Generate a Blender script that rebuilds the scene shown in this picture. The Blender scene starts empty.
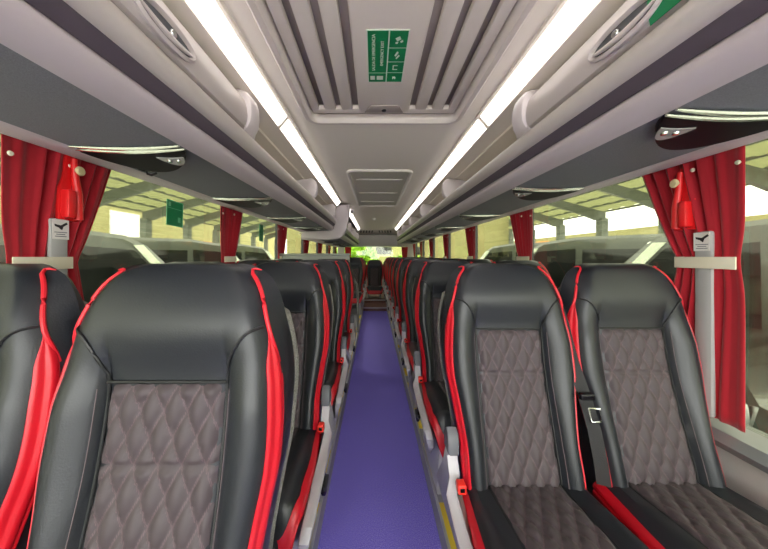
import bpy, bmesh, math, random
from mathutils import Vector, Matrix
random.seed(7)
PI = math.pi
CX, H = 0.054, 1.28            # bus centre line, camera height above the aisle floor
scn = bpy.context.scene
COL = scn.collection

# ------------------------------------------------------------------ materials
MATS = {}
def srgb(r, g, b):
    f = lambda c: (c/255/12.92) if c/255 <= .04045 else ((c/255+.055)/1.055)**2.4
    return (f(r), f(g), f(b), 1)
def mat(name, rgb, rough=.5, metal=0, bump=None, spec=.5, var=None, emit=None, coat=0, sheen=0):
    m = bpy.data.materials.new(name); m.use_nodes = True
    nt = m.node_tree; b = nt.nodes['Principled BSDF']
    c = srgb(*rgb)
    b.inputs['Base Color'].default_value = c
    b.inputs['Roughness'].default_value = rough
    b.inputs['Metallic'].default_value = metal
    b.inputs['Specular IOR Level'].default_value = spec
    b.inputs['Coat Weight'].default_value = coat
    b.inputs['Sheen Weight'].default_value = sheen
    if emit:
        b.inputs['Emission Color'].default_value = srgb(*emit[0]); b.inputs['Emission Strength'].default_value = emit[1]
    tc = nt.nodes.new('ShaderNodeTexCoord')
    if bump:
        n = nt.nodes.new('ShaderNodeTexNoise'); n.inputs['Scale'].default_value = bump[0]; n.inputs['Detail'].default_value = 3
        bp = nt.nodes.new('ShaderNodeBump'); bp.inputs['Strength'].default_value = bump[1]; bp.inputs['Distance'].default_value = .003
        nt.links.new(tc.outputs['Object'], n.inputs['Vector']); nt.links.new(n.outputs['Fac'], bp.inputs['Height'])
        nt.links.new(bp.outputs['Normal'], b.inputs['Normal'])
    if var:
        n = nt.nodes.new('ShaderNodeTexNoise'); n.inputs['Scale'].default_value = var[0]; n.inputs['Detail'].default_value = 4
        n.inputs['Roughness'].default_value = .7
        r = nt.nodes.new('ShaderNodeValToRGB')
        r.color_ramp.elements[0].position = .35; r.color_ramp.elements[1].position = .65
        r.color_ramp.elements[0].color = srgb(*[max(0, v-var[1]) for v in rgb])
        r.color_ramp.elements[1].color = srgb(*[min(255, v+var[1]) for v in rgb])
        nt.links.new(tc.outputs['Object'], n.inputs['Vector']); nt.links.new(n.outputs['Fac'], r.inputs['Fac'])
        nt.links.new(r.outputs['Color'], b.inputs['Base Color'])
    MATS[name] = m
    return m

mat('leather', (30, 33, 39), .38, bump=(260, .12), spec=.45)
mat('leather_side', (40, 42, 45), .45, bump=(260, .2))
mat('suede_plain', (62, 54, 58), .9)
mat('red_vinyl', (192, 20, 38), .42, bump=(300, .1))
mat('red_piping', (200, 22, 40), .45)
mat('shell_fabric', (128, 128, 122), .95, var=(240, 26), bump=(300, .5))
mat('cover_grey', (176, 174, 180), .45)
mat('cap_grey', (92, 94, 100), .5)
mat('dark_plastic', (34, 35, 42), .4)
mat('black_plastic', (16, 14, 20), .22, spec=.25)
mat('pan_dark', (48, 46, 50), .7)
mat('webbing', (40, 40, 42), .8, bump=(600, .4))
mat('chrome', (215, 220, 218), .18, metal=1)
mat('steel', (190, 190, 190), .3, metal=1)
mat('buckle_red', (228, 50, 40), .4)
mat('thread', (96, 84, 88), .8)
mat('welt', (26, 27, 29), .5)
mat('ceiling', (244, 236, 226), .75, bump=(300, .06))
mat('rack_lilac', (196, 186, 192), .42)
mat('rack_lip', (206, 198, 194), .35)
mat('under_grey', (118, 119, 128), .85, var=(420, 9), bump=(400, .25))
mat('groove_shade', (84, 75, 86), .6)
mat('lens_dark', (18, 14, 22), .45, spec=.12)
mat('bin_white', (212, 203, 202), .38)
mat('divider_white', (214, 205, 208), .45)
mat('hatch_plastic', (228, 218, 212), .5)
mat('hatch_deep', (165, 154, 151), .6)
mat('vent_mesh', (206, 200, 192), .7, var=(300, 12))
mat('vent_frame', (236, 230, 224), .5)
mat('bulkhead_grey', (176, 172, 172), .8, var=(300, 8))
mat('wall_grey', (180, 176, 172), .7)
mat('sill_grey', (112, 114, 116), .4)
mat('pillar_grey', (168, 168, 166), .55)
mat('curtain_red', (166, 8, 30), .85, bump=(700, .25), sheen=.2)
mat('strap_cream', (226, 220, 196), .8, bump=(500, .2))
mat('hammer_red', (226, 30, 34), .4)
mat('button_cream', (222, 206, 160), .4)
mat('notice_white', (226, 222, 218), .6)
mat('ink', (30, 26, 30), .6)
mat('green_sign', (8, 132, 80), .5)
mat('sign_white', (220, 228, 216), .6)
mat('sign_pale', (120, 196, 160), .6)
mat('podium', (150, 148, 158), .7)
mat('alu', (196, 196, 200), .4, metal=.6)
mat('yellow', (226, 196, 60), .6)
mat('wood', (120, 84, 72), .5, var=(30, 10))
mat('partition', (152, 156, 152), .6)
mat('concrete', (180, 178, 178), .9, var=(2, 12))
mat('canopy_steel', (122, 128, 122), .7, var=(3, 10))
mat('wall_yellow', (158, 153, 108), .9, var=(1, 6))
mat('wall_white', (240, 240, 236), .9)
mat('wall_orange', (224, 160, 90), .9)
mat('bus_paint', (66, 70, 64), .25, coat=.6)
mat('bus_glass', (14, 17, 17), .06, spec=.5)
mat('bus_pillar', (206, 214, 196), .5)
mat('tyre', (22, 22, 22), .9)
mat('lamp_glass', (220, 224, 226), .12)
mat('leaf', (136, 176, 36), .6)
mat('leaf_dark', (70, 120, 36), .6)
mat('bark', (90, 70, 50), .9)
mat('lamp_lens', (150, 150, 150), .2)
mat('diffuser', (250, 248, 246), .4, emit=((255, 248, 240), 1.6))
mat('roof_out', (225, 225, 225), .5)

def carpet():
    m = mat('carpet', (70, 60, 160), .95)
    nt = m.node_tree; b = nt.nodes['Principled BSDF']; tc = nt.nodes['Texture Coordinate']
    n = nt.nodes.new('ShaderNodeTexNoise'); n.inputs['Scale'].default_value = 260; n.inputs['Detail'].default_value = 2
    r = nt.nodes.new('ShaderNodeValToRGB')
    e = r.color_ramp.elements
    e[0].position = .36; e[0].color = srgb(100, 86, 204); e[1].position = .60; e[1].color = srgb(150, 136, 236)
    x = r.color_ramp.elements.new(.70); x.color = srgb(176, 168, 218)
    nt.links.new(tc.outputs['Object'], n.inputs['Vector']); nt.links.new(n.outputs['Fac'], r.inputs['Fac'])
    nt.links.new(r.outputs['Color'], b.inputs['Base Color'])
    bp = nt.nodes.new('ShaderNodeBump'); bp.inputs['Strength'].default_value = .6; bp.inputs['Distance'].default_value = .004
    nt.links.new(n.outputs['Fac'], bp.inputs['Height']); nt.links.new(bp.outputs['Normal'], b.inputs['Normal'])
carpet()

def quilt():
    # stitched diamonds: thread colour along the seams of the UV diamond grid
    m = mat('quilt', (74, 65, 68), .62, sheen=.08)
    nt = m.node_tree; b = nt.nodes['Principled BSDF']
    uv = nt.nodes.new('ShaderNodeUVMap'); uv.uv_map = 'UVMap'
    sp = nt.nodes.new('ShaderNodeSeparateXYZ'); nt.links.new(uv.outputs['UV'], sp.inputs[0])
    def M(op, a, b_=None):
        n = nt.nodes.new('ShaderNodeMath'); n.operation = op
        for i, v in enumerate((a, b_)):
            if v is None: continue
            if isinstance(v, (int, float)): n.inputs[i].default_value = v
            else: nt.links.new(v, n.inputs[i])
        return n.outputs[0]
    def seam(o):
        f = M('FRACT', o); return M('LESS_THAN', M('MINIMUM', f, M('SUBTRACT', 1.0, f)), .045)
    s = M('MAXIMUM', seam(sp.outputs[0]), seam(sp.outputs[1]))
    dash = M('GREATER_THAN', M('FRACT', M('MULTIPLY', M('ADD', sp.outputs[0], M('MULTIPLY', sp.outputs[1], -1.0)), 9.0)), .4)
    s = M('MULTIPLY', s, dash)
    mix = nt.nodes.new('ShaderNodeMix'); mix.data_type = 'RGBA'
    nt.links.new(s, mix.inputs['Factor'])
    mix.inputs['A'].default_value = srgb(60, 50, 55); mix.inputs['B'].default_value = srgb(86, 68, 74)
    nt.links.new(mix.outputs['Result'], b.inputs['Base Color'])
quilt()

def glass(name, tint, refl=.06):
    m = bpy.data.materials.new(name); m.use_nodes = True
    nt = m.node_tree; nt.nodes.clear()
    o = nt.nodes.new('ShaderNodeOutputMaterial'); t = nt.nodes.new('ShaderNodeBsdfTransparent'); g = nt.nodes.new('ShaderNodeBsdfGlossy')
    mx = nt.nodes.new('ShaderNodeMixShader'); mx.inputs[0].default_value = refl
    t.inputs[0].default_value = (*tint, 1); g.inputs['Roughness'].default_value = .02
    nt.links.new(t.outputs[0], mx.inputs[1]); nt.links.new(g.outputs[0], mx.inputs[2]); nt.links.new(mx.outputs[0], o.inputs[0])
    MATS[name] = m
glass('tinted_glass', (.51, .525, .445))
glass('clear_glass', (.96, .98, .95), .04)
glass('rear_glass', (.62, .66, .54), .05)

def translucent(name, rgb):
    m = bpy.data.materials.new(name); m.use_nodes = True
    nt = m.node_tree; nt.nodes.clear()
    o = nt.nodes.new('ShaderNodeOutputMaterial'); t = nt.nodes.new('ShaderNodeBsdfTranslucent'); g = nt.nodes.new('ShaderNodeBsdfDiffuse')
    mx = nt.nodes.new('ShaderNodeMixShader'); mx.inputs[0].default_value = .35
    t.inputs[0].default_value = srgb(*rgb); g.inputs[0].default_value = srgb(*rgb)
    nt.links.new(t.outputs[0], mx.inputs[1]); nt.links.new(g.outputs[0], mx.inputs[2]); nt.links.new(mx.outputs[0], o.inputs[0])
    MATS[name] = m
translucent('roof_sheet', (132, 134, 98))

# ------------------------------------------------------------------ builders
def link(name, me, mt=None, parent=None, smooth=True):
    o = bpy.data.objects.new(name, me); COL.objects.link(o)
    if mt: me.materials.append(MATS[mt])
    if smooth:
        for p in me.polygons: p.use_smooth = True
    if parent: o.parent = parent
    return o
def mesh(name, verts, faces, mt, parent=None, smooth=True, bevel=0):
    me = bpy.data.meshes.new(name); me.from_pydata([tuple(v) for v in verts], [], faces)
    bm = bmesh.new(); bm.from_mesh(me)
    bmesh.ops.recalc_face_normals(bm, faces=bm.faces)
    bm.to_mesh(me); bm.free(); me.update()
    o = link(name, me, mt, parent, smooth)
    if smooth: sharp(o)
    return o
def sharp(o, ang=40):
    me = o.data
    bm = bmesh.new(); bm.from_mesh(me)
    for e in bm.edges:
        if len(e.link_faces) == 2 and e.calc_face_angle(0) > math.radians(ang): e.smooth = False
    bm.to_mesh(me); bm.free()
class MB:
    """collects shapes for one mesh"""
    def __init__(s): s.bm = bmesh.new()
    def box(s, lo, hi, bev=0, seg=2, rot=None):
        g = bmesh.ops.create_cube(s.bm, size=1)
        vs = g['verts']
        c = Vector([(a+b)/2 for a, b in zip(lo, hi)]); d = [abs(b-a) for a, b in zip(lo, hi)]
        for v in vs:
            p = Vector((v.co.x*d[0], v.co.y*d[1], v.co.z*d[2]))
            if rot: p = rot @ p
            v.co = p + c
        if bev:
            es = list({e for v in vs for e in v.link_edges})
            bmesh.ops.bevel(s.bm, geom=es, offset=bev, segments=seg, affect='EDGES', profile=.5)
        return s
    def tube(s, pts, r, n=8, closed=False, flat=None):
        pts = [Vector(p) for p in pts]; rings = []
        N = len(pts)
        for i, p in enumerate(pts):
            a = pts[(i-1) % N] if (closed or i > 0) else p
            b = pts[(i+1) % N] if (closed or i < N-1) else p
            t = (b-a).normalized() if (b-a).length > 1e-9 else Vector((0, 0, 1))
            up = Vector((0, 0, 1)) if abs(t.z) < .9 else Vector((0, 1, 0))
            x = t.cross(up).normalized(); y = x.cross(t)
            rr = r[i] if isinstance(r, (list, tuple)) else r
            rings.append([s.bm.verts.new(p + x*rr*math.cos(2*PI*k/n) + y*rr*(flat or 1)*math.sin(2*PI*k/n)) for k in range(n)])
        for i in range(N if closed else N-1):
            A, B = rings[i], rings[(i+1) % N]
            for k in range(n): s.bm.faces.new((A[k], A[(k+1) % n], B[(k+1) % n], B[k]))
        if not closed:
            s.bm.faces.new(rings[0][::-1]); s.bm.faces.new(rings[-1])
        return s
    def loft(s, rings, closed=True, cap=True):
        R = [[s.bm.verts.new(Vector(p)) for p in r] for r in rings]
        n = len(R[0])
        for A, B in zip(R, R[1:]):
            for k in range(n if closed else n-1):
                try: s.bm.faces.new((A[k], A[(k+1) % n], B[(k+1) % n], B[k]))
                except ValueError: pass
        if cap:
            s.bm.faces.new(R[0][::-1]); s.bm.faces.new(R[-1])
        return s
    def prism(s, pts, off, bev=0):
        """closed polygon (3D points) extruded by a vector"""
        off = Vector(off)
        A = [s.bm.verts.new(Vector(p)) for p in pts]; B = [s.bm.verts.new(Vector(p)+off) for p in pts]
        n = len(pts); fs = [s.bm.faces.new(A[::-1]), s.bm.faces.new(B)]
        for k in range(n): fs.append(s.bm.faces.new((A[k], A[(k+1) % n], B[(k+1) % n], B[k])))
        if bev:
            es = list({e for f in fs[:2] for e in f.edges})
            bmesh.ops.bevel(s.bm, geom=es, offset=bev, segments=2, affect='EDGES', profile=.5)
        return s
    def lathe(s, prof, org, axis, n=20):
        """profile of (radius, height) about an axis"""
        axis = Vector(axis).normalized(); up = Vector((0, 0, 1)) if abs(axis.z) < .9 else Vector((0, 1, 0))
        x = axis.cross(up).normalized(); y = axis.cross(x); org = Vector(org)
        return s.loft([[org+axis*h+(x*math.cos(2*PI*k/n)+y*math.sin(2*PI*k/n))*r for k in range(n)] for r, h in prof])
    def build(s, name, mt, parent=None, smooth=True):
        bmesh.ops.recalc_face_normals(s.bm, faces=s.bm.faces)
        for e in s.bm.edges:
            if len(e.link_faces) == 2 and e.calc_face_angle(0) > math.radians(38): e.smooth = False
        me = bpy.data.meshes.new(name); s.bm.to_mesh(me); s.bm.free()
        return link(name, me, mt, parent, smooth)
def tag(o, label=None, cat=None, group=None, kind=None):
    if label: o['label'] = label
    if cat: o['category'] = cat
    if group: o['group'] = group
    if kind: o['kind'] = kind
    return o
def empty(name, loc=(0, 0, 0), rz=0):
    o = bpy.data.objects.new(name, None); COL.objects.link(o); o.location = loc; o.rotation_euler = (0, 0, rz)
    o.empty_display_size = .1
    return o
def kids(o): return [c for c in bpy.data.objects if c.parent == o]
def copy_tree(o, parent=None):
    c = o.copy(); COL.objects.link(c)
    if parent: c.parent = parent
    for ch in kids(o): copy_tree(ch, c)
    return c
def setting(o, label=None, cat=None):
    tag(o, label, cat, kind='structure'); return o
def lerp_tab(tab, z):
    if z <= tab[0][0]: return tab[0][1]
    for (a, u), (b, v) in zip(tab, tab[1:]):
        if z <= b:
            t = (z-a)/(b-a); return u+(v-u)*t
    return tab[-1][1]
def smooth_tab(tab, z):
    # Catmull-Rom through the table
    n = len(tab)
    if z <= tab[0][0]: return tab[0][1]
    if z >= tab[-1][0]: return tab[-1][1]
    for i in range(n-1):
        if z <= tab[i+1][0]:
            x0, y0 = tab[i]; x1, y1 = tab[i+1]
            m0 = (tab[i+1][1]-tab[max(i-1, 0)][1])/(tab[i+1][0]-tab[max(i-1, 0)][0])
            m1 = (tab[min(i+2, n-1)][1]-tab[i][1])/(tab[min(i+2, n-1)][0]-tab[i][0])
            d = x1-x0; t = (z-x0)/d
            return (2*t**3-3*t**2+1)*y0+(t**3-2*t**2+t)*d*m0+(-2*t**3+3*t**2)*y1+(t**3-t**2)*d*m1
def sstep(a, b, x):
    t = min(1, max(0, (x-a)/(b-a))); return t*t*(3-2*t)
def text_obj(name, body, size, mt, parent, M, align='CENTER'):
    cu = bpy.data.curves.new(name, 'FONT'); cu.body = body; cu.size = size; cu.align_x = align; cu.align_y = 'CENTER'; cu.extrude = .0003
    t = bpy.data.objects.new(name, cu); COL.objects.link(t)
    dg = bpy.context.evaluated_depsgraph_get()
    me = bpy.data.meshes.new_from_object(t.evaluated_get(dg))
    bpy.data.objects.remove(t); bpy.data.curves.remove(cu)
    me.transform(M); me.materials.clear()
    return link(name, me, mt, parent, False)

# ------------------------------------------------------------------ the coach seat
YC = [(.34, -.135), (.45, -.112), (.6, -.068), (.75, -.028), (.91, 0), (1.04, .006), (1.10, .018), (1.135, .034), (1.15, .052)]
WH = [(.34, .190), (.44, .196), (.545, .197), (.67, .213), (.765, .227), (.88, .225), (.97, .210), (1.05, .188), (1.09, .174), (1.12, .155), (1.138, .132), (1.147, .105), (1.15, .085)]
def seat_w(z): return smooth_tab(WH, z)
def flare(z): return lerp_tab([(.34, .006), (.6, .005), (.8, .006), (.98, .024), (1.08, .030), (1.15, .030)], z)
def seat_y(x, z):
    b = smooth_tab(YC, z); w = seat_w(z); ax = abs(x)
    k = 1-sstep(.86, 1.03, z)
    y = b
    if ax > .122:
        t = min(1, (ax-.122)/(w-.122))
        y += k*(-.040*math.sin(PI*min(1, t*.86)) ** .8 if t > 0 else 0)
    y += (1-k)*(-.018*math.exp(-((z-1.0)/.09)**2))
    e = min(1, ax/w)
    y += .030*max(0, (e-.80)/.20)**2.2
    g = math.exp(-((ax-.122)/.006)**2)*k
    return y+.008*g
def make_back(root):
    zs = [.34+.0155*i for i in range(48)]+[1.085, 1.10, 1.113, 1.124, 1.133, 1.14, 1.146, 1.15]
    zs = sorted(set(z for z in zs if z <= 1.15))
    rings = []
    for z in zs:
        w = seat_w(z)
        xs = sorted(set([round(-w+2*w*i/30, 5) for i in range(31)]+[s*q for s in (-1, 1) for q in (.112, .118, .122, .126, .132) if q < w-.005]))
        # keep ring sizes equal: resample on a fixed parameter list
        base = [-1, -.97, -.94, -.9, -.86, -.8, -.74, -.68, -.62]
        inn = [-.132, -.126, -.122, -.118, -.112, -.08, -.04, 0, .04, .08, .112, .118, .122, .126, .132]
        xw = []
        for q in base: xw.append(q*w if w > .2 else q*w)
        lim = .60*w
        sc = min(1, lim/.132)
        xw += [v*sc for v in inn] + [-q*w for q in base[::-1]]
        ring = [(x, seat_y(x, z), z) for x in xw]
        ye = seat_y(w, z); yb = max(smooth_tab(YC, z)+lerp_tab([(.34, .12), (.9, .105), (1.05, .085), (1.12, .06), (1.15, .028)], z), ye+.008)
        fl = flare(z)
        for f, q in ((.3, .55), (.7, 1.0)): ring.append((w+fl*q, ye+(yb-ye)*f, z))
        ring += [(w+fl*.9-.004, yb, z), (w*.5, yb+.004, z), (-w*.5, yb+.004, z), (-w-fl*.9+.004, yb, z)]
        for f, q in ((.7, 1.0), (.3, .55)): ring.append((-w-fl*q, ye+(yb-ye)*f, z))
        rings.append(ring)
    b = MB(); b.loft(rings).build('backrest', 'leather', root)
    # quilted panel
    quilt_patch('back_panel', root, -.117, .117, .40, .905, lambda x, z: (x, seat_y(0, z)+.004*(abs(x)/.117)**4, z), (0, -1, .12), seam_at=.757)
    # seams around the panel and head section
    for s in (-1, 1):
        b = MB(); pts = []
        for i in range(26):
            z = .40+.51*i/25; pts.append((s*.122, seat_y(.122, z)-.005, z))
        for i in range(1, 15):
            t = i/14; a = t*PI/2
            z = .91+.105*(1-math.cos(a))**.55*1.0; x = .122+(seat_w(z)*.97-.122)*math.sin(a)
            z = .91+.11*(1-(1-t)**2); x = .122+(seat_w(z)*.985-.122)*t**1.5
            pts.append((s*x, seat_y(x, z)-.002, z))
        b.tube(pts, .0032, 6); b.build('seam_welt', 'welt', root)
    b = MB(); b.tube([(-.122+.244*i/20, seat_y(-.112+.224*i/20, .91)-.003, .91) for i in range(21)], .003, 6)
    b.build('seam_welt', 'welt', root)
    # stitch lines beside the welt
    for s in (-1, 1):
        x = .133
        b = MB(); b.tube([(s*x, seat_y(x, .41+.49*i/40)-.0002, .41+.49*i/40) for i in range(41)], .0010, 5)
        b.build('stitching', 'thread', root, False)
    # red gussets + piping
    for s in (-1, 1):
        rings = []
        zs = [.345+.0145*i for i in range(46)]
        zs = [z for z in zs if z <= 1.0]+[1.008]
        for z in zs:
            w = seat_w(z); f0 = .94+.055*sstep(.93, 1.01, z)
            ring = []; ye = seat_y(w, z)
            path = []
            for i in range(8):
                x = w*(f0+(1-f0)*i/7); path.append((x, seat_y(x, z)))
            path += [(w+.001, ye+.008), (w+.0015, ye+.014)]
            n = len(path)
            for i, (x, y) in enumerate(path):
                t = i/(n-1); bump = .001+.0065*abs(math.sin(PI*2*t))**.7*(1-sstep(.95, 1.01, z))
                a = t*PI/2
                ring.append((s*(x+bump*math.sin(a)), y-bump*math.cos(a), z))
            rings.append(ring)
        b = MB(); b.loft(rings, closed=False, cap=False).build('side_gusset', 'red_vinyl', root)
        pts = []
        for i in range(60):
            z = .36+(1.128-.36)*i/59; w = seat_w(z); k2 = sstep(.92, 1.02, z); pts.append((s*(w+.001+.003*k2), seat_y(w, z)+.016-.0195*k2, z))
        for f, z in ((.12, 1.1345), (.3, 1.136), (.48, 1.133)):
            w = seat_w(z); fl = flare(z); ye = seat_y(w, z); yb = smooth_tab(YC, z)+lerp_tab([(.34, .12), (.9, .105), (1.05, .085), (1.12, .06), (1.15, .028)], z)
            pts.append((s*(w+fl*min(1, f*1.5)+.0035), ye+(yb-ye)*f, z+.003))
        b = MB(); b.tube(pts, [.0047]*(len(pts)-4)+[.0042, .0034, .0026, .0012], 8).build('piping', 'red_piping', root)
    # grey fabric back shell
    rings = []
    for i in range(24):
        z = .36+.70*i/23; w = seat_w(z)+flare(z)-.004-(.03 if i == 23 else 0); yb = smooth_tab(YC, z)+lerp_tab([(.34, .12), (.9, .105), (1.05, .085), (1.12, .06)], z)
        d = .050-(.02 if i in (0, 23) else 0)
        rings.append([(-w, yb-.012, z), (-w-.004, yb+.012, z), (-w*.95, yb+d, z), (-w*.6, yb+d+.012, z), (w*.6, yb+d+.012, z), (w*.95, yb+d, z), (w+.004, yb+.012, z), (w, yb-.012, z)])
    MB().loft(rings).build('back_shell', 'shell_fabric', root)
def quilt_patch(name, root, x0, x1, v0, v1, fn, nrm, seam_at=None, dw=.047, dh=.098, amp=.014):
    nx = 44; ny = int(nx*(v1-v0)/(x1-x0)*.72); nrm = Vector(nrm).normalized()
    verts, uvs, faces = [], [], []
    for j in range(ny+1):
        v = v0+(v1-v0)*j/ny
        for i in range(nx+1):
            x = x0+(x1-x0)*i/nx
            h0 = (v-seam_at) if seam_at else (v-v0)
            a = x/dw+h0/dh; b = -x/dw+h0/dh
            q = abs(math.sin(PI*a)*math.sin(PI*b))**.42
            if seam_at: q = min(q, 1-math.exp(-((v-seam_at)/.006)**2)) if abs(v-seam_at) < .02 else q
            edge = min(1, min(x-x0, x1-x, v-v0, v1-v)/.012)
            p = Vector(fn(x, v))+nrm*(amp*q*(.35+.65*max(0, edge))+.0015-.004*(1-max(0, edge)))
            verts.append(p); uvs.append((a, b))
    for j in range(ny):
        for i in range(nx):
            k = j*(nx+1)+i; faces.append((k, k+1, k+nx+2, k+nx+1))
    me = bpy.data.meshes.new(name); me.from_pydata([tuple(v) for v in verts], [], faces)
    ul = me.uv_layers.new(name='UVMap')
    for lp in me.loops: ul.data[lp.index].uv = uvs[lp.vertex_index]
    me.update()
    o = link(name, me, 'quilt', root)
    return o
def cz(x, y):
    """cushion top height; y is negative towards the knees"""
    t = (-y-.09)/.47
    z = .418+.022*sstep(0, .7, t)-.10*max(0, (t-.88)/.12)**2.4
    ax = abs(x)
    if ax > .122: z += .016*math.sin(PI*min(1, (ax-.122)/.09))
    return z
def make_cushion(root):
    rows = [-.085, -.10, -.13]+[-.13-.025*i for i in range(1, 15)]+[-.495, -.51, -.525, -.538, -.548, -.556, -.561]
    rings = []
    for y in rows:
        t = (-y-.09)/.47
        hw = (.204+.018*sstep(0, .6, t))*(1-.16*max(0, (t-.84)/.16)**2.2)
        zt = lambda x: cz(x, y)
        ring = []
        for q in (-1, -.93, -.84, -.72, -.6, -.5, -.3, 0, .3, .5, .6, .72, .84, .93, 1):
            x = q*hw; e = max(0, (abs(q)-.8)/.2)
            ring.append((x, y, zt(x)-.022*e**2))
        for z, d in ((.385, 0), (.35, .004), (.325, .02)):
            ring.append((hw+.003-d, y, min(z, zt(hw)-.03)))
        ring += [(0, y, .32)]
        for z, d in ((.325, .02), (.35, .004), (.385, 0)):
            ring.append((-hw-.003+d, y, min(z, zt(hw)-.03)))
        rings.append(ring)
    MB().loft(rings).build('cushion', 'leather', root)
    quilt_patch('cushion_panel', root, -.117, .117, .115, .515, lambda x, v: (x, -v, cz(0, -v)), (0, 0, 1), dh=.09)
    for s in (-1, 1):
        b = MB(); b.tube([(s*.122, -.10-.425*i/20, cz(.122, -.10-.425*i/20)+.001) for i in range(21)], .003, 6)
        b.build('seam_welt', 'welt', root)
    # red band round the cushion edge
    path = []
    for y in [-.09-.02*i for i in range(21)]:
        t = (-y-.09)/.47; path.append(((.204+.018*sstep(0, .6, t))*(1-.16*max(0, (t-.84)/.16)**2.2)+.004, y))
    for a in range(1, 8):
        an = a/8*PI/2; path.append((.224-.05*(1-math.cos(an)), -.49-.078*math.sin(an)))
    full = path+[(.1, -.570), (0, -.571), (-.1, -.570)]+[(-x, y) for x, y in path[::-1]]
    rings = []
    for x, y in full:
        n = Vector((x, (y+.3)*.9 if y < -.45 else 0, 0)).normalized()
        drop = .028*sstep(-.42, -.56, y)
        rg = []
        for o in (-.012, -.009, -.006, -.003):
            px, py = x+n.x*o, y+n.y*o; t = (-py-.09)/.47
            hw = (.204+.018*sstep(0, .6, t))*(1-.16*max(0, (t-.84)/.16)**2.2)
            e = max(0, (min(1, abs(px)/hw)-.8)/.2); rg.append((px, py, cz(px, py)-.022*e**2+.0035))
        z0 = rg[-1][2]
        rings.append(rg+[(x+n.x*o, y+n.y*o, z0-d-drop*.3) for d, o in ((.006, .004), (.016, .006), (.024, .001), (.031, .006), (.042, .005), (.050, 0))])
    MB().loft(rings, closed=False, cap=False).build('cushion_gusset', 'red_vinyl', root)
def make_base(root, a, aisle, leg0=0):
    """a = direction of the aisle along x"""
    MB().box((-.20, -.53, .27), (.20, .06, .322), .015).build('seat_pan', 'pan_dark', root)
    for x in ((.17, -.15) if aisle else (.15, -.17)):
        b = MB(); b.prism([(a*x-.02, -.44, leg0), (a*x-.02, -.08, leg0), (a*x-.02, -.04, .28), (a*x-.02, -.50, .28)], (.04, 0, 0), .006)
        b.build('leg', 'cover_grey', root)
    if aisle:
        x0 = a*.233; x1 = a*.268
        prof = [(-.545, .30), (-.555, .345), (-.53, .372), (-.40, .385), (-.24, .392), (-.14, .405), (-.10, .44), (-.085, .50), (-.04, .505), (-.02, .44), (.02, .36), (.03, .28), (-.02, .20), (-.10, .13), (-.2, .10), (-.32, .12), (-.44, .22)]
        b = MB(); b.prism([(x0, y, z) for y, z in prof], (x1-x0, 0, 0), .008)
        for v in b.bm.verts: v.co.x -= a*(.075*max(0, (.37-v.co.z)/.27)**1.1 if abs(v.co.x) > .25 else .045*max(0, (.37-v.co.z)/.27)**1.1)
        for v in b.bm.verts:
            if v.co.z > .42: v.co.x -= a*.020
        b.build('side_cover', 'cover_grey', root)
        b = MB(); b.prism([(x0-a*.002, y, z) for y, z in [(-.098, .505), (-.098, .545), (-.088, .57), (-.066, .585), (-.044, .57), (-.036, .545), (-.034, .505)]], (x1-x0+a*.004, 0, 0), .008)
        for v in b.bm.verts: v.co.x -= a*.020
        b.build('cover_cap', 'cap_grey', root)
        b = MB(); b.lathe([(.001, 0), (.042, 0), (.042, .006), (.034, .010), (.001, .010)], (x1-a*.014, -.30, .325), (a, 0, .25), 20)
        rec = b.build('recline_bezel', 'black_plastic', root)
        b = MB(); b.box((x1-a*.006, -.335, .315), (x1+a*.008, -.27, .335), .005); b.build('recline_lever', 'dark_plastic', rec)
    # belt buckle
    if not aisle: return
    bx = a*.222
    b = MB(); b.tube([(bx-a*.02, -.10, .40), (bx, -.115, .425), (bx+a*.002, -.135, .447)], [.009, .009, .011], 8)
    bk = b.build('belt_buckle', 'black_plastic', root)
    b = MB(); b.box((bx-.013, -.166, .428), (bx+.013, -.134, .458), .004); b.build('buckle_release', 'buckle_red', bk)
    b = MB(); b.box((bx-.007, -.1675, .437), (bx+.007, -.160, .450), .001); b.build('buckle_slot', 'black_plastic', bk)
def make_belt(root, a, belt=True):
    """window seat: dark belt guide and webbing on the inner side"""
    prof = [(.03, .60), (.045, .80), (.060, .95), (.085, 1.00), (.15, 1.005), (.17, .9), (.16, .60)]
    MB().prism([(a*.226, y, z) for y, z in prof], (a*.014, 0, 0), .003).build('belt_guide', 'dark_plastic', root)
    b = MB(); b.tube([(a*.240, y, z) for y, z in prof[:5]], .003, 6); b.build('guide_trim', 'steel', root)
    if not belt: return
    pts = [(a*.246, .05, .985), (a*.246, .02, .93), (a*.244, -.03, .80), (a*.240, -.085, .70), (a*.232, -.12, .60), (a*.222, -.135, .50), (a*.216, -.14, .43)]
    rings = []
    for i, p in enumerate(pts):
        p = Vector(p); rings.append([p+Vector((-a*.004, -.021*0-.0, 0))+Vector((-.016*a, -.008, 0)), p+Vector((.016*a, .008, 0)), p+Vector((.016*a, .0095, 0)), p+Vector((-.016*a, -.0065, 0))])
    w = MB(); w.loft(rings); wo = w.build('seat_belt', 'webbing', root)
    b = MB(); b.box((a*.240-.024, -.108, .69), (a*.240+.024, -.088, .712), .005); b.build('belt_stop', 'black_plastic', wo)
    b = MB(); q = Vector((a*.236, -.125, .655))
    b.tube([q+Vector((-.018, -.002, .02)), q+Vector((.018, -.002, .02)), q+Vector((.016, -.010, -.02)), q+Vector((-.016, -.010, -.02))], .0035, 6, closed=True)
    b.build('belt_tongue', 'chrome', wo)
def make_seat(a, aisle, leg0=0):
    root = empty('coach_seat')
    make_back(root); make_cushion(root); make_base(root, a, aisle, leg0)
    if not aisle: make_belt(root, a, a < 0 and leg0 <= 0)
    return root
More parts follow.
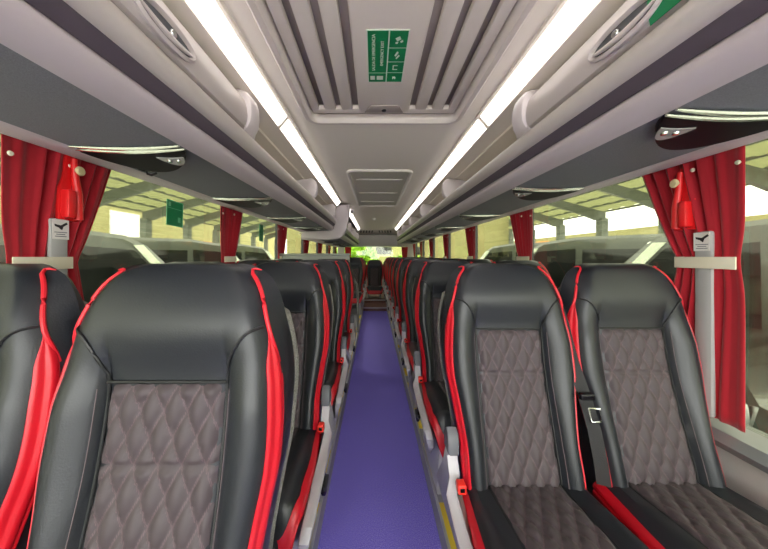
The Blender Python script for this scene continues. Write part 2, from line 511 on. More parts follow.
ORD = ['front', 'second', 'third', 'fourth', 'fifth', 'sixth', 'seventh', 'eighth', 'ninth', 'tenth']
PZ = .10                      # podium height
seats = {}
def place_seat(key, x, y, z, label, rz=0):
    proto = seats.get(key)
    if proto is None:
        o = make_seat(key[0], key[1], key[2] if len(key) > 2 else 0); seats[key] = o
    else: o = copy_tree(proto)
    o.location = (x, y, z); o.rotation_euler = (0, 0, rz)
    tag(o, label, 'seat', 'quilted black and red coach seats')
right_y = [1.06+.79*k for k in range(9)]
for k, y in enumerate(right_y):
    place_seat((-1, True), .50, y, PZ, f'black and red quilted coach seat beside the aisle, {ORD[k]} row on the right')
    place_seat((-1, False), .965, y+.01, PZ, f'black and red quilted coach seat by the window, {ORD[k]} row on the right')
left_y = [.588+.79*k for k in range(4)]
for k, y in enumerate(left_y):
    place_seat((1, True, -.02) if k == 0 else (1, True), -.424 if k == 0 else -.45, y, PZ+(.012 if k == 0 else 0), f'black and red quilted coach seat beside the aisle, {ORD[k]} row on the left')
    place_seat((1, False, -.02) if k == 0 else (1, False), -.899 if k == 0 else -.912, y, PZ+(.012 if k == 0 else 0), f'black and red quilted coach seat by the window, {ORD[k]} row on the left')
for k, y in enumerate((6.15, 6.94)):
    w = ['first', 'second'][k]
    place_seat((1, True), -.45, y, PZ, f'coach seat beside the aisle, {w} row behind the grey partition on the left')
    place_seat((1, False), -.912, y, PZ, f'coach seat by the window, {w} row behind the grey partition on the left')
for x, nm in ((-.90, 'leftmost of the five at the rear window'), (-.44, 'second from left at the rear window'), (.02, 'at the far end of the aisle under the rear window'), (.48, 'second from right at the rear window'), (.94, 'rightmost of the five at the rear window')):
    place_seat((1, False, .13), x, 8.08, .02, f'back row coach seat, {nm}')

# ------------------------------------------------------------------ floor, walls, windows
Y0, Y1 = -1.3, 9.0
XL, XR = CX-1.2, CX+1.2
def boxo(name, lo, hi, mt, parent=None, bev=0, smooth=False):
    return MB().box(lo, hi, bev).build(name, mt, parent, smooth or bev > 0)
AL, AR = -.247, .297
setting(boxo('floor', (AL, Y0, -.06), (AR, 6.63, 0), 'carpet'), 'blue carpeted aisle floor')
for nm, x0, x1, e in (('left', XL-.04, AL, AL), ('right', AR, XR+.04, AR)):
    setting(boxo(f'podium_{nm}', (x0, Y0, -.06), (x1, Y1, PZ), 'podium'), f'raised grey seat podium on the {nm}')
    s = -1 if nm == 'left' else 1
    edge = setting(boxo('trim_1' if s < 0 else 'trim_2', (min(e, e+s*.012), Y0, PZ), (max(e, e+s*.012), 6.63, PZ+.006), 'alu'), f'metal edge strip along the {nm} podium')
    for i in range(16):
        y = -.2+.43*i
        boxo('yellow_strip', (min(e+s*.012, e+s*.042), y, PZ), (max(e+s*.012, e+s*.042), y+.27, PZ+.004), 'yellow', edge)
setting(boxo('rear_step', (AL, 6.63, -.06), (AR, 7.34, .08), 'wood'), 'brown wood effect step at the aisle end')
setting(boxo('trim_3', (AL, 6.615, .062), (AR, 6.65, .084), 'alu'), 'metal nosing of the first rear step')
setting(boxo('rear_step', (AL, 7.34, -.06), (AR, Y1, .15), 'wood'), 'upper brown step before the rear seat')
setting(boxo('trim_4', (AL, 7.325, .132), (AR, 7.36, .154), 'alu'), 'metal nosing of the second rear step')

def rel(z): return z+H
SILL, WTOP = rel(-.589), rel(.40)
pil_r = [1.05+1.25*k for k in range(7)]
pil_l = [1.0+1.21*k for k in range(7)]
for nm, X, s, pl in (('left', XL, -1, pil_l), ('right', XR, 1, pil_r)):
    lo, hi = min(X, X+s*.05), max(X, X+s*.05)
    b = MB(); b.box((lo, Y0, -.06), (hi, Y1, SILL-.03)); b.box((lo, Y0, WTOP), (hi, Y1, rel(.95)))
    setting(b.build(f'wall_{nm}', 'wall_grey', None, False), f'grey side wall panels on the {nm}')
    sl = MB(); xi = X-s*.055
    sl.prism([(xi, Y0, SILL-.075), (xi-s*.012, Y0, SILL-.05), (xi+s*.005, Y0, SILL-.018), (X+s*.02, Y0, SILL), (X+s*.05, Y0, SILL), (X+s*.05, Y0, SILL-.09), (X, Y0, SILL-.09)], (0, Y1-Y0, 0))
    setting(sl.build('trim_5' if s < 0 else 'trim_6', 'sill_grey'), f'grey window sill rail on the {nm}')
    ys = [Y0+.1]+pl+[Y1-.1]
    for i, (ya, yb) in enumerate(zip(ys, ys[1:])):
        n = i+1 if s < 0 else i+11
        g = setting(boxo(f'window_{n}', (lo+.018, ya+.08, SILL-.01), (hi-.022, yb+.025, WTOP+.01), 'tinted_glass'), f'tinted side window pane, {ORD[i]} on the {nm}')
    for i, y in enumerate(pl):
        p = setting(boxo('pillar_' + nm, (min(X-s*.0, X+s*.05), y+.02, SILL-.02), (max(X-s*.0, X+s*.05), y+.085, WTOP+.01), 'dark_plastic', bev=.006), f'dark window pillar, {ORD[i]} on the {nm}')
# ceiling with the hatch opening
cw = .555; hy0, hy1, hw = .30, 1.665, .43
b = MB()
zc = rel(.80)
b.box((CX-cw, Y0, zc), (CX-hw, Y1-.5, zc+.02)); b.box((CX+hw, Y0, zc), (CX+cw, Y1-.5, zc+.02))
b.box((CX-hw, Y0, zc), (CX+hw, hy0, zc+.02)); b.box((CX-hw, hy1, zc), (CX+hw, Y1-.5, zc+.02))
for s in (-1, 1):
    # shelf ceiling above the luggage rack, outside the light strip
    pr = [(.603, .738), (.70, .722), (.705, .712), (.72, .712), (1.0, .672), (1.2, .60), (1.2, .66), (1.0, .72), (.72, .75), (.603, .76)]
    b.prism([(CX+s*h, Y0, rel(z)) for h, z in pr], (0, Y1-.3-Y0, 0))
setting(b.build('ceiling', 'ceiling'), 'pale grey ceiling lining')
setting(boxo('roof', (XL-.06, Y0, rel(.95)), (XR+.06, Y1, rel(1.0)), 'roof_out'), 'outer roof skin of the coach')
# rear: sloping cove with slots, bulkhead, window, wall
b = MB(); b.prism([(XL, 8.4, zc), (XL, 8.95, rel(.66)), (XL, 8.95, rel(.75)), (XL, 8.4, zc+.06)], (2.4, 0, 0))
cove = setting(b.build('trim_7', 'ceiling', None, False), 'sloping rear ceiling cove with air slots')
for i in range(5):
    for s in (-1, 1):
        x = CX+s*(.10+.085*i); t = .45
        b = MB(); b.prism([(x-.016, 8.55, rel(.758)), (x+.016, 8.55, rel(.758)), (x+.016+s*.02, 8.72, rel(.714)), (x-.016+s*.02, 8.72, rel(.714))], (0, 0, .02))
        b.build('air_slot', 'ink', cove, False)
wy = 8.93
b = MB(); b.box((XL, wy, -.06), (XR, wy+.06, rel(-.30))); b.box((XL, wy, rel(.29)), (XR, wy+.06, rel(.95)))
b.box((XL, wy, rel(-.30)), (CX-.98, wy+.06, rel(.29))); b.box((CX+.98, wy, rel(-.30)), (XR, wy+.06, rel(.29)))
setting(b.build('wall_back', 'wall_grey', None, False), 'rear wall of the coach')
b = MB(); pr = [(8.62, .66), (8.55, .62), (8.55, .40), (8.62, .30), (8.92, .29), (8.92, .66)]
b.prism([(CX-.64, y, rel(z)) for y, z in pr], (1.28, 0, 0), .02)
setting(b.build('trim_8', 'bulkhead_grey'), 'grey padded bulkhead over the rear window')
setting(boxo('window_21', (CX-.98, wy+.02, rel(-.30)), (CX+.98, wy+.035, rel(.29)), 'rear_glass'), 'rear window')
# front of the coach, behind the photographer
b = MB(); b.box((XL, Y0-.06, -.06), (XR, Y0, .75)); b.box((XL, Y0-.06, rel(.62)), (XR, Y0, rel(.95)))
setting(b.build('wall_front', 'wall_grey', None, False), 'front end panel of the coach')
setting(boxo('window_22', (XL, Y0-.04, .75), (XR, Y0-.025, rel(.62)), 'clear_glass'), 'windscreen')

# ------------------------------------------------------------------ overhead racks
def rack(side, s, ya, yb, dh=0, dz=0, label='', divs=(), door_to=None):
    root = empty('luggage_rack', (CX+s*.65, ya, rel(.45+dz)))
    inv = Matrix.Translation(-Vector(root.location))
    P = lambda h, z: (CX+s*(h+dh), ya, rel(z+dz))
    L = (0, yb-ya, 0)
    def done(b, n, m):
        bmesh.ops.transform(b.bm, matrix=inv, verts=b.bm.verts); return b.build(n, m, root)
    lip = [(.628, .540), (.616, .541), (.606, .535), (.600, .522), (.600, .508), (.606, .494), (.618, .482), (.634, .476), (.655, .474), (.690, .478), (.690, .50), (.64, .53)]
    b = MB(); b.prism([P(*q) for q in lip], L); done(b, 'rack_rail', 'rack_lip')
    fas = [(.690, .478), (.692, .468), (.685, .456), (.662, .442), (.650, .434), (.646, .424), (.650, .408), (.660, .394), (.674, .382), (.690, .374), (.704, .370), (.72, .38), (.72, .49), (.69, .50)]
    b = MB(); b.prism([P(*q) for q in fas], L); done(b, 'rack_fascia', 'rack_lilac')
    b = MB(); b.prism([P(*q) for q in [(.633, .4775), (.640, .458), (.6555, .4395), (.66, .445), (.647, .462), (.641, .479)]], L); done(b, 'groove_shade_strip', 'groove_shade')  # added dark strip: the shade inside the fascia hollow, put into its colour
    o = 1.21-dh
    b = MB(); b.prism([P(*q) for q in [(.703, .373), (.88, .372), (1.075, .366), (1.075, .385), (.703, .392)]], L); done(b, 'underside_panel', 'under_grey')
    b = MB(); b.prism([P(*q) for q in [(1.06, .372), (1.068, .362), (1.085, .357), (1.122-dh, .3535), (1.130-dh, .3535), (1.130-dh, .43), (1.06, .43)]], L); done(b, 'window_rim', 'rack_lilac')
    b = MB(); b.prism([P(*q) for q in [(.664, .47), (o-.01, .44), (o-.01, .455), (.664, .50)]], L); done(b, 'rack_floor', 'ceiling')
    D = [(.618, .536), (.598, .55), (.586, .575), (.580, .615), (.583, .655), (.592, .685), (.607, .706), (.635, .722), (.75, .700), (.9, .675), (.9, .50), (.66, .50)]
    for y in divs:
        b = MB(); b.prism([(CX+s*(h+dh), y-.035, rel(z+dz)) for h, z in D], (0, .07, 0), .016); done(b, 'divider', 'divider_white')
    if label: tag(root, label, 'luggage rack', 'overhead luggage racks')
    return root
rack('right', 1, Y0, 8.45, label='long open overhead luggage rack along the right side windows', divs=(2.66, 3.95, 5.25, 6.55, 7.85))
rack('left', -1, Y0, 4.25, label='overhead luggage rack along the left side nearest the camera', divs=(2.66, 3.95))
rk2 = rack('left', -1, 4.36, 8.45, dh=-.12, dz=-.10, label='lower wider luggage rack far down the left side behind the curved end panel', divs=(5.3, 6.5, 7.7))
# curved end panel where the far left rack begins
b = MB(); o = Vector(rk2.location)
pr = [(.42, .78), (.43, .62), (.455, .47), (.47, .40), (.50, .32), (.55, .275), (.62, .255), (.75, .25), (1.15, .25), (1.15, .60), (.95, .70), (.60, .735), (.56, .78)]
b.prism([Vector((CX-h, 4.27, rel(z)))-o for h, z in pr], (0, .12, 0), .03)
b.build('end_panel', 'rack_lilac', rk2)
# bins with doors on the near part of each rack
def bin_unit(s, side):
    root = empty('overhead_bin', (CX+s*.65, 0, rel(.61)))
    o = Vector(root.location)
    ya, yb = Y0, 1.27
    out = [(.640, .694), (.622, .684), (.606, .662), (.597, .632), (.594, .600), (.597, .572), (.605, .552), (.620, .545)]
    inn = [(.66, .545), (.66, .694)]
    b = MB(); b.prism([Vector((CX+s*h, ya, rel(z)))-o for h, z in out+inn], (0, yb-.05-ya, 0), .004)
    door = b.build('bin_door', 'bin_white', root)
    D = [(.622, .538), (.596, .548), (.581, .578), (.575, .615), (.578, .660), (.588, .692), (.604, .712), (.635, .726), (.75, .700), (.9, .675), (.9, .50), (.66, .50)]
    b = MB(); b.prism([Vector((CX+s*h, yb-.05, rel(z)))-o for h, z in D], (0, .10, 0), .022); b.build('bin_end', 'divider_white', root)
    # recessed almond handle
    yc, zc_, xs = .745, .590, CX+s*.5945
    def ell(ry, rz, k=1.0, n=28): return [(math.copysign(abs(math.cos(2*PI*i/n))**.9, math.cos(2*PI*i/n))*ry, math.sin(2*PI*i/n)*rz) for i in range(n)]
    R = []
    for ry, rz, dx in ((.112, .036, .006), (.114, .038, -.004), (.106, .031, -.010), (.098, .024, -.004), (.095, .022, .002)):
        R.append([Vector((xs+s*dx, yc+y, rel(zc_+z)))-o for y, z in ell(ry, rz)])
    h = MB(); h.loft(R, cap=False); hd = h.build('handle', 'bin_white', door)
    b = MB(); b.loft([[Vector((xs-s*.0005+s*d, yc+y, rel(zc_+z)))-o for y, z in ell(.1, .026)] for d in (0, .006)]); b.build('handle_recess', 'cap_grey', door)
    b = MB(); b.tube([Vector((xs-s*.006, yc-.09+.02*i, rel(zc_-.004-.012*math.sin(PI*i/9))))-o for i in range(10)], [.004+.004*math.sin(PI*i/9) for i in range(10)], 8); b.build('handle_grip', 'bin_white', door)
    b = MB(); b.lathe([(.001, .012), (.009, .012), (.011, .009), (.011, 0)][::-1], Vector((xs, yc+.012, rel(zc_)))-o, (-s, 0, 0), 14); b.build('lock', 'chrome', door)
    tag(root, f'closed pale overhead bin with lock handle above the {side} seats', 'overhead bin', 'overhead bins')
bin_unit(-1, 'left'); bin_unit(1, 'right')

# green sign on the right bin door
sg = empty('exit_sign', (CX+.594, .575, rel(.597)))
def on_door(y, z, d=0): 
    return Vector((0 - .004-d + .10*max(0, (abs(z)-.0))**1.5*0, y, z))
doorprof = [(-.052, .008), (-.03, .0035), (-.01, .0006), (.01, .0008), (.03, .004), (.05, .011), (.066, .019)]
def door_patch(y0, y1, z0, z1, d, nm, mt, par):
    n = 10; A = []
    for i in range(n+1):
        z = z0+(z1-z0)*i/n; A.append((lerp_tab(doorprof, z), z))
    b = MB(); b.loft([[Vector((x-d, y, z)) for x, z in A]+[Vector((x-d+.0015, y, z)) for x, z in A[::-1]] for y in (y0, y1)])
    return b.build(nm, mt, par)
door_patch(-.10, .10, -.052, .062, .002, 'sign_face', 'green_sign', sg)
def fig(poly, d, nm, mt, par):
    b = MB(); b.prism([Vector((lerp_tab(doorprof, z)-d, y, z)) for y, z in poly], (.0008, 0, 0)); return b.build(nm, mt, par, False)
fig([(-.04, .05), (.03, .05), (.04, .02), (.03, -.005), (.012, -.022), (.008, -.006), (-.002, -.012), (-.008, .004), (-.022, .0), (-.03, .02)], .0035, 'pictogram', 'sign_white', sg)
tag(sg, 'green emergency sticker with pale pictogram on the right overhead bin door', 'sign')

# ------------------------------------------------------------------ light strips
def strip(s, ya, yb, seg, label, dh=0, dz=0):
    root = empty('ceiling_light', (CX+s*(.575+dh), ya, rel(.77+dz)))
    o = Vector(root.location)
    pr = [(.530, .801), (.533, .790), (.545, .790), (.552, .797), (.600, .742), (.606, .738), (.62, .75), (.57, .815)]  # inner lip added to shadow the ceiling beside the diffuser
    b = MB(); b.prism([Vector((CX+s*(h+dh), ya, rel(z+dz)))-o for h, z in pr], (0, yb-ya, 0)); b.build('light_housing', 'ceiling', root)
    y = ya
    while y < yb-.1:
        y2 = min(y+seg, yb)
        q = [(.5515, .7925), (.5570, .7825), (.5885, .7475), (.5985, .7395), (.6025, .7440), (.556, .802)]
        b = MB(); b.prism([Vector((CX+s*(h+dh), y+.02, rel(z+dz)))-o for h, z in q], (0, y2-y-.04, 0)); b.build('diffuser', 'diffuser', root)
        y = y2
    tag(root, label, 'light', 'ceiling light strips')
strip(1, -.94, 8.3, 1.29, 'long bright light strip along the right edge of the ceiling')
strip(-1, -.94, 4.22, 1.29, 'bright light strip along the left ceiling edge nearest the camera')
strip(-1, 4.42, 8.3, 1.29, 'light strip on the left beyond the curved rack end panel', dh=-.09, dz=0.0)

# ------------------------------------------------------------------ roof hatch
ht = empty('roof_hatch', (CX, .98, zc))
def bx(b, x0, x1, y0, y1, z0, z1, bev=0): b.box((x0, y0-.98, z0), (x1, y1-.98, z1), bev)
# raised frame with rounded corners
def rrect(x0, x1, y0, y1, r, n=6):
    out = []
    for cx, cy, a0 in ((x1-r, y1-r, 0), (x0+r, y1-r, 90), (x0+r, y0+r, 180), (x1-r, y0+r, 270)):
        for i in range(n+1):
            a = math.radians(a0+90*i/n); out.append((cx+r*math.cos(a), cy+r*math.sin(a)))
    return out
def ring_frame(prof, x0, x1, y0, y1, r):
    """profile of (inset, z) swept round a rounded rectangle"""
    return [[(x, y, z) for x, y in rrect(x0+i, x1-i, y0+i, y1-i, max(.005, r-i))] for i, z in prof]
b = MB(); b.loft(ring_frame([(0, .002), (0, -.014), (.008, -.022), (.030, -.022), (.040, -.012), (.046, .002), (.05, .05)], -.45, .45, .28-.98, 1.70-.98, .09), cap=False)
b.build('hatch_frame', 'hatch_plastic', ht)
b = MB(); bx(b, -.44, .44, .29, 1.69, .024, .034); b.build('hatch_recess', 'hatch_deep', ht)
ribs = [(-.396, -.350), (-.322, -.260), (-.232, -.170), (.170, .232), (.260, .322), (.350, .396)]
for x0, x1 in ribs:
    b = MB(); bx(b, x0, x1, .36, 1.56, -.004, .026, .010); b.build('hatch_rib', 'hatch_plastic', ht)
b = MB(); bx(b, -.138, .138, .36, 1.575, -.006, .026, .012); b.build('hatch_panel', 'hatch_plastic', ht)
b = MB(); bx(b, -.395, .395, 1.545, 1.60, -.004, .026, .012); b.build('hatch_end_rail', 'hatch_plastic', ht)
b = MB(); b.prism([(-.105, 1.575-.98, -.010), (.105, 1.575-.98, -.010), (.075, 1.50-.98, -.010), (-.075, 1.50-.98, -.010)], (0, 0, .012), .003)
hg = b.build('hatch_grip', 'hatch_deep', ht)
b = MB(); b.lathe([(.001, 0), (.012, 0), (.012, .006), (.001, .007)][::-1], (0, 1.545-.98, -.008), (0, 0, -1), 14); b.build('grip_knob', 'dark_plastic', hg)
tag(ht, 'large ribbed roof hatch in the ceiling nearest the camera', 'roof hatch')
# green notice on the hatch panel
nt_ = empty('hatch_notice', (.050, 1.147, zc-.0085))
b = MB(); b.box((-.077, -.15, 0), (.077, .15, .0025)); b.build('notice_border', 'sign_white', nt_, False)
def cell(x0, x1, y0, y1):
    b = MB(); b.box((x0, y0, -.0012), (x1, y1, .0005)); return b.build('notice_cell', 'green_sign', nt_, False)
# y grows away from the camera = down in the picture
cell(-.073, .002, -.146, .082); cell(-.073, .002, .087, .146)
cell(.007, .073, -.146, -.066); cell(.007, .073, -.061, .012); cell(.007, .073, .017, .08); cell(.007, .073, .085, .146)
def flat_text(body, size, x, y, mt, rot):
    # readable from below; rot turns the line in the sticker plane
    M = Matrix.Translation((x, y, -.0016)) @ Matrix.Rotation(rot, 4, 'Z') @ Matrix.Rotation(PI, 4, 'X')
    text_obj('lettering', body, size, mt, nt_, M)
flat_text('SALIDA DE EMERGENCIA', .0180, -.051, -.032, 'sign_white', -PI/2)
flat_text('EMERGENCY EXIT', .0170, -.018, -.032, 'sign_white', -PI/2)
def pic(polys, nm='pictogram'):
    b = MB()
    for p in polys: b.prism([(x, y, -.0018) for x, y in p], (0, 0, .0006))
    b.build(nm, 'sign_white', nt_, False)
pic([[(-.066, .104), (-.046, .104), (-.046, .130), (-.066, .130)]])
pic([[(-.038, .104), (-.010, .104), (-.010, .130), (-.038, .130)]])
pic([[(.028, -.112), (.044, -.122), (.05, -.108), (.036, -.098)], [(.03, -.094), (.04, -.096), (.038, -.086), (.03, -.086)], [(.046, -.098), (.056, -.106), (.058, -.096), (.05, -.09)]])
pic([[(.03, -.024), (.04, -.046), (.046, -.040), (.036, -.018)], [(.036, -.008), (.046, -.028), (.052, -.022), (.040, -.004)]])
pic([[(.028, .034), (.048, .034), (.048, .038), (.032, .038), (.032, .058), (.048, .058), (.048, .062), (.028, .062)]])
pic([[(.03, .108), (.042, .108), (.046, .118), (.042, .128), (.038, .118), (.032, .128)]])
tag(nt_, 'green emergency instruction sticker with white pictograms on the roof hatch', 'sign')

# ------------------------------------------------------------------ return-air grille
gr = empty('ceiling_grille', (CX, 3.55, zc))
b = MB(); b.loft(ring_frame([(0, .001), (0, -.012), (.008, -.02), (.026, -.02), (.034, -.012), (.034, .001)], -.315, .315, -.92, .95, .08), cap=False); b.build('grille_frame', 'vent_frame', gr)
b = MB(); b.loft([[(x, y, z) for x, y in rrect(-.29, .29, -.90, .93, .06)] for z in (-.008, .0005)]); b.build('grille_mesh', 'vent_mesh', gr)
for y in (-.60, .02, .58):
    b = MB(); b.box((-.24, y-.018, -.014), (.24, y+.018, -.006), .003); b.build('grille_bar', 'vent_frame', gr)
tag(gr, 'square framed air return grille in the middle of the ceiling', 'vent')
b = MB(); b.lathe([(.001, -.03), (.03, -.03), (.045, -.018), (.05, 0)], (0, 0, 0), (0, 0, 1), 20)
o = b.build('ceiling_sensor', 'vent_frame'); o.location = (CX-.05, 6.1, zc); tag(o, 'small pale round dome on the ceiling beyond the grille', 'sensor')
cb = empty('ceiling_camera', (CX-.42, 4.75, zc))
MB().box((-.03, -.03, -.09), (.03, .03, 0), .008).build('camera_body', 'bin_white', cb)
MB().lathe([(.001, -.02), (.016, -.02), (.02, 0)], (0, -.03, -.06), (0, 1, 0), 14).build('camera_lens', 'cap_grey', cb)
tag(cb, 'small pale box hanging from the ceiling beside the left curved end panel', 'camera')

# ------------------------------------------------------------------ reading light units under the racks
def light_unit():
    root = empty('reading_light')
    n = 24
    def lens(xa, xb, y0, bulge, zt, zb, sh=0):
        top = [(xa+(xb-xa)*i/n, y0+sh*math.sin(PI*i/n)) for i in range(n+1)]
        bot = [(xa+(xb-xa)*i/n, y0+bulge*math.sin(PI*(i/n))**.75) for i in range(n, -1, -1)][1:-1]
        return [(x, y, zt) for x, y in top+bot]
    L = lens(-.20, .20, 0, .15, 0, 0, .012)
    zl = lambda y: -.006-.030*max(0, y)/.15
    b = MB(); b.loft([[(x, y, zl(y)) for x, y, z in L], [(x, y, .003) for x, y, z in L]]); b.build('housing', 'lens_dark', root)
    for k, (yy, zz, r) in enumerate(((-.008, -.004, .0085), (-.034, -.003, .0085))):
        b = MB(); b.tube([(-.205+.41*i/20, yy+(.012)*math.sin(PI*i/20), zz-.004*math.sin(PI*i/20)) for i in range(21)], [r*(.35+.65*math.sin(PI*(i+1)/22)) for i in range(21)], 8); b.build('chrome_trim', 'chrome', root)
    b = MB(); b.loft([[(x*.26-.115, y*.36+.04, zl(y*.36+.04)-d) for x, y, z in L] for d in (.003, -.002)]); rl = b.build('reading_lamp', 'lamp_lens', root)
    for q in (-.135, -.10):
        b = MB(); b.lathe([(.001, -.006), (.008, -.006), (.010, 0)], (q, .062, zl(.062)-.001), (0, 0, 1), 12); b.build('lamp_bezel', 'chrome', rl)
    return root
lu = light_unit(); first = True
for s, side, ys in ((-1, 'left', (.98, 1.82, 2.72, 3.62)), (1, 'right', (.745, 1.56, 2.55, 3.6, 4.65, 5.7, 6.75))):
    for i, y in enumerate(ys):
        o = lu if first else copy_tree(lu); first = False
        o.location = (CX+s*.892, y, rel(.3685)); o.scale = (s*.93, 1, 1)
        tag(o, f'dark crescent reading light panel with chrome trim, {ORD[i] if i else "nearest"} along the {side} rack', 'reading light', 'reading lights under the racks')
lu2 = None
for i, y in enumerate((5.2, 6.3, 7.4)):
    o = copy_tree(lu); o.location = (CX-.86, y, rel(.2685)); o.scale = (-.8, 1, 1)
    tag(o, f'reading light panel under the far left rack, {["first", "second", "third"][i]} beyond the curved end panel', 'reading light', 'reading lights under the racks')
hk = empty('coat_hook', (CX-.99, 1.20, rel(.366)))
MB().box((-.045, -.02, -.008), (.045, .02, .002), .004).build('hook_plate', 'black_plastic', hk)
MB().tube([(-.02, 0, -.008), (-.018, 0, -.02), (.0, 0, -.026), (.02, 0, -.018)], .005, 8).build('hook', 'dark_plastic', hk)
tag(hk, 'small black coat hook under the left rack beside the red curtain', 'hook')

# ------------------------------------------------------------------ curtains
def curtain(s, yc, label, near, ftop, fstr, seed, z1=.348):
    rnd = random.Random(seed)
    xw = XL if s < 0 else XR
    root = empty('curtain', (xw-s*.035, yc, SILL))
    ph = rnd.uniform(0, 6)
    nz, ns = 34, 72
    zt, zb = rel(z1), SILL+.012
    V, F = [], []
    for j in range(nz+1):
        z = zb+(zt-zb)*j/nz; r = z-H
        # distance from the tie strap decides how far the cloth spreads
        if r > -.015: k = ((r+.015)/(z1+.015))**.85
        else: k = min(.55, (-.015-r)/.55*.6)
        ya = near+.012*math.exp(-((r+.015)/.08)**2)
        yb = fstr+(ftop-fstr)*k
        for i in range(ns+1):
            t = i/ns
            amp = .003+.011*sstep(.12, .45, t)
            tight = .55+.45*k
            x = -s*(.004+amp*tight*(math.sin(2*PI*6.5*t+ph)+.45*math.sin(2*PI*11*t+ph*2))) 
            V.append((x, ya+(yb-ya)*t - yc, z-SILL))
    for j in range(nz):
        for i in range(ns):
            a = j*(ns+1)+i; F.append((a, a+1, a+ns+2, a+ns+1))
    o = mesh('curtain_cloth', V, F, 'curtain_red', root)
    md = o.modifiers.new('thickness', 'SOLIDIFY'); md.thickness = .003
    # tie strap
    sa, sb = near+.004, (fstr-.045 if s < 0 else fstr-.008)
    b = MB(); b.box((-s*.030-.002, sa-yc, rel(-.045)-SILL), (-s*.030+.002, sb-yc, rel(-.003)-SILL), .001)
    b.build('tie_strap', 'strap_cream', root)
    b = MB()
    for y, z in ((near+.012, z1-.10), (yc+.028, z1-.085)):
        b.lathe([(.001, .006), (.006, .005), (.008, 0)][::-1], (-s*.013, y-yc, rel(z)-SILL), (-s, 0, 0), 12)
    b.build('snap_button', 'strap_cream', root)
    tag(root, label, 'curtain', 'red window curtains')
    return root
def strap_strip(s, yc, zt_):
    xw = XL if s < 0 else XR
    b = MB(); b.box((min(xw-s*.030, xw-s*.056), yc-.033, SILL+.012), (max(xw-s*.030, xw-s*.056), yc+.033, rel(zt_)), .008)
    return b
for i, y in enumerate(pil_l):
    z1 = .41 if i < 3 else .30
    curtain(-1, y, f'red curtain tied with a cream strap, {ORD[i] if i else "nearest"} along the left windows', y-.152, y+.225, y+.068, 11+i, z1)
for i, y in enumerate(pil_r):
    curtain(1, y, f'red curtain tied with a cream strap, {ORD[i] if i else "nearest"} along the right windows', y-.118, y+.255, y+.085, 31+i, .41)
for s, x in ((-1, CX-.86), (1, CX+.9)):
    rnd = random.Random(5); V, F = [], []
    for j in range(13):
        for i in range(25):
            t = i/24; w = .20-.08*(1-j/12)
            V.append((-w/2+w*t, .012*math.sin(2*PI*4*t), .55*j/12))
    for j in range(12):
        for i in range(24):
            a = j*25+i; F.append((a, a+1, a+26, a+25))
    o = mesh('curtain', V, F, 'curtain_red'); o.location = (x, 8.88, rel(-.27))
    md = o.modifiers.new('thickness', 'SOLIDIFY'); md.thickness = .003
    tag(o, f'dark red curtain hanging at the {"left" if s < 0 else "right"} side of the rear window', 'curtain', 'red window curtains')
# hard grey pillar covers in front of the near curtains, with notices and hammers
for s, yc, side, hy, hz in ((-1, .99, 'left', 1.03, .25), (1, 1.04, 'right', 1.11, .225)):
    xw = XL if s < 0 else XR
    xf = xw-s*.056
    b = MB(); b.box((min(xf, xw-s*.035), yc-.028, SILL+.012), (max(xf, xw-s*.035), yc+.028, rel(.13 if s < 0 else .09)), .008)
    pc = b.build('pillar_cover', 'pillar_grey'); tag(pc, f'grey pillar cover strip in front of the nearest red curtain on the {side}', 'pillar cover', 'grey pillar covers')
    sn = empty('hammer_notice', (xf-s*.001, yc, rel(.092 if s < 0 else .052)))
    MB().box((-.0008, -.025, -.034), (.0008, .027, .034)).build('notice_sheet', 'notice_white', sn, False)
    b = MB()
    poly = [(-.020, .018), (.000, .014), (.018, .026), (.022, .020), (.008, .010), (.004, -.002), (-.002, .002), (-.006, .006), (-.018, .010)]
    b.prism([(-s*.0016, (y if s > 0 else -y)*-1, z) for y, z in poly], (s*.0008, 0, 0)); b.build('pictogram', 'ink', sn, False)
    b = MB()
    for z, w in ((-.010, .020), (-.017, .014), (-.024, .018)): b.box((-.0016 if s > 0 else .0006, -w, z-.0012), (-.0006 if s > 0 else .0016, w, z+.0012))
    b.build('printed_line', 'cap_grey', sn, False)
    tag(sn, f'white hammer notice on the grey pillar cover at the {side} window', 'sign', 'hammer notices')
    hm = empty('emergency_hammer', (xw-s*.062, hy, rel(hz)))
    hm.rotation_euler = (0, 0, 0)
    # holder: bottle shaped bracket
    pf = [(-.040, -.125), (.040, -.125), (.040, -.01), (.020, .035), (.018, .105), (.010, .118), (-.010, .118), (-.018, .105), (-.020, .035), (-.040, -.01)]
    MB().prism([(s*.012, y, z) for y, z in pf], (s*.014, 0, 0), .004).build('hammer_holder', 'hammer_red', hm)
    MB().box((-.018, -.034, -.115), (.018, -.004, -.015), .008).build('hammer_head', 'hammer_red', hm)
    MB().tube([(0, .016, -.118), (0, .014, -.03), (0, .004, .04), (0, 0, .10)], [.013, .013, .011, .009], 10).build('hammer_handle', 'hammer_red', hm)
    MB().lathe([(.001, 0), (.017, 0), (.017, .008), (.012, .012), (.001, .012)], (-s*.004, .012, .060), (-s, 0, 0), 18).build('seal_button', 'button_cream', hm)
    tag(hm, f'red emergency hammer in its bracket on the nearest curtain at the {side} window', 'hammer', 'emergency hammers')
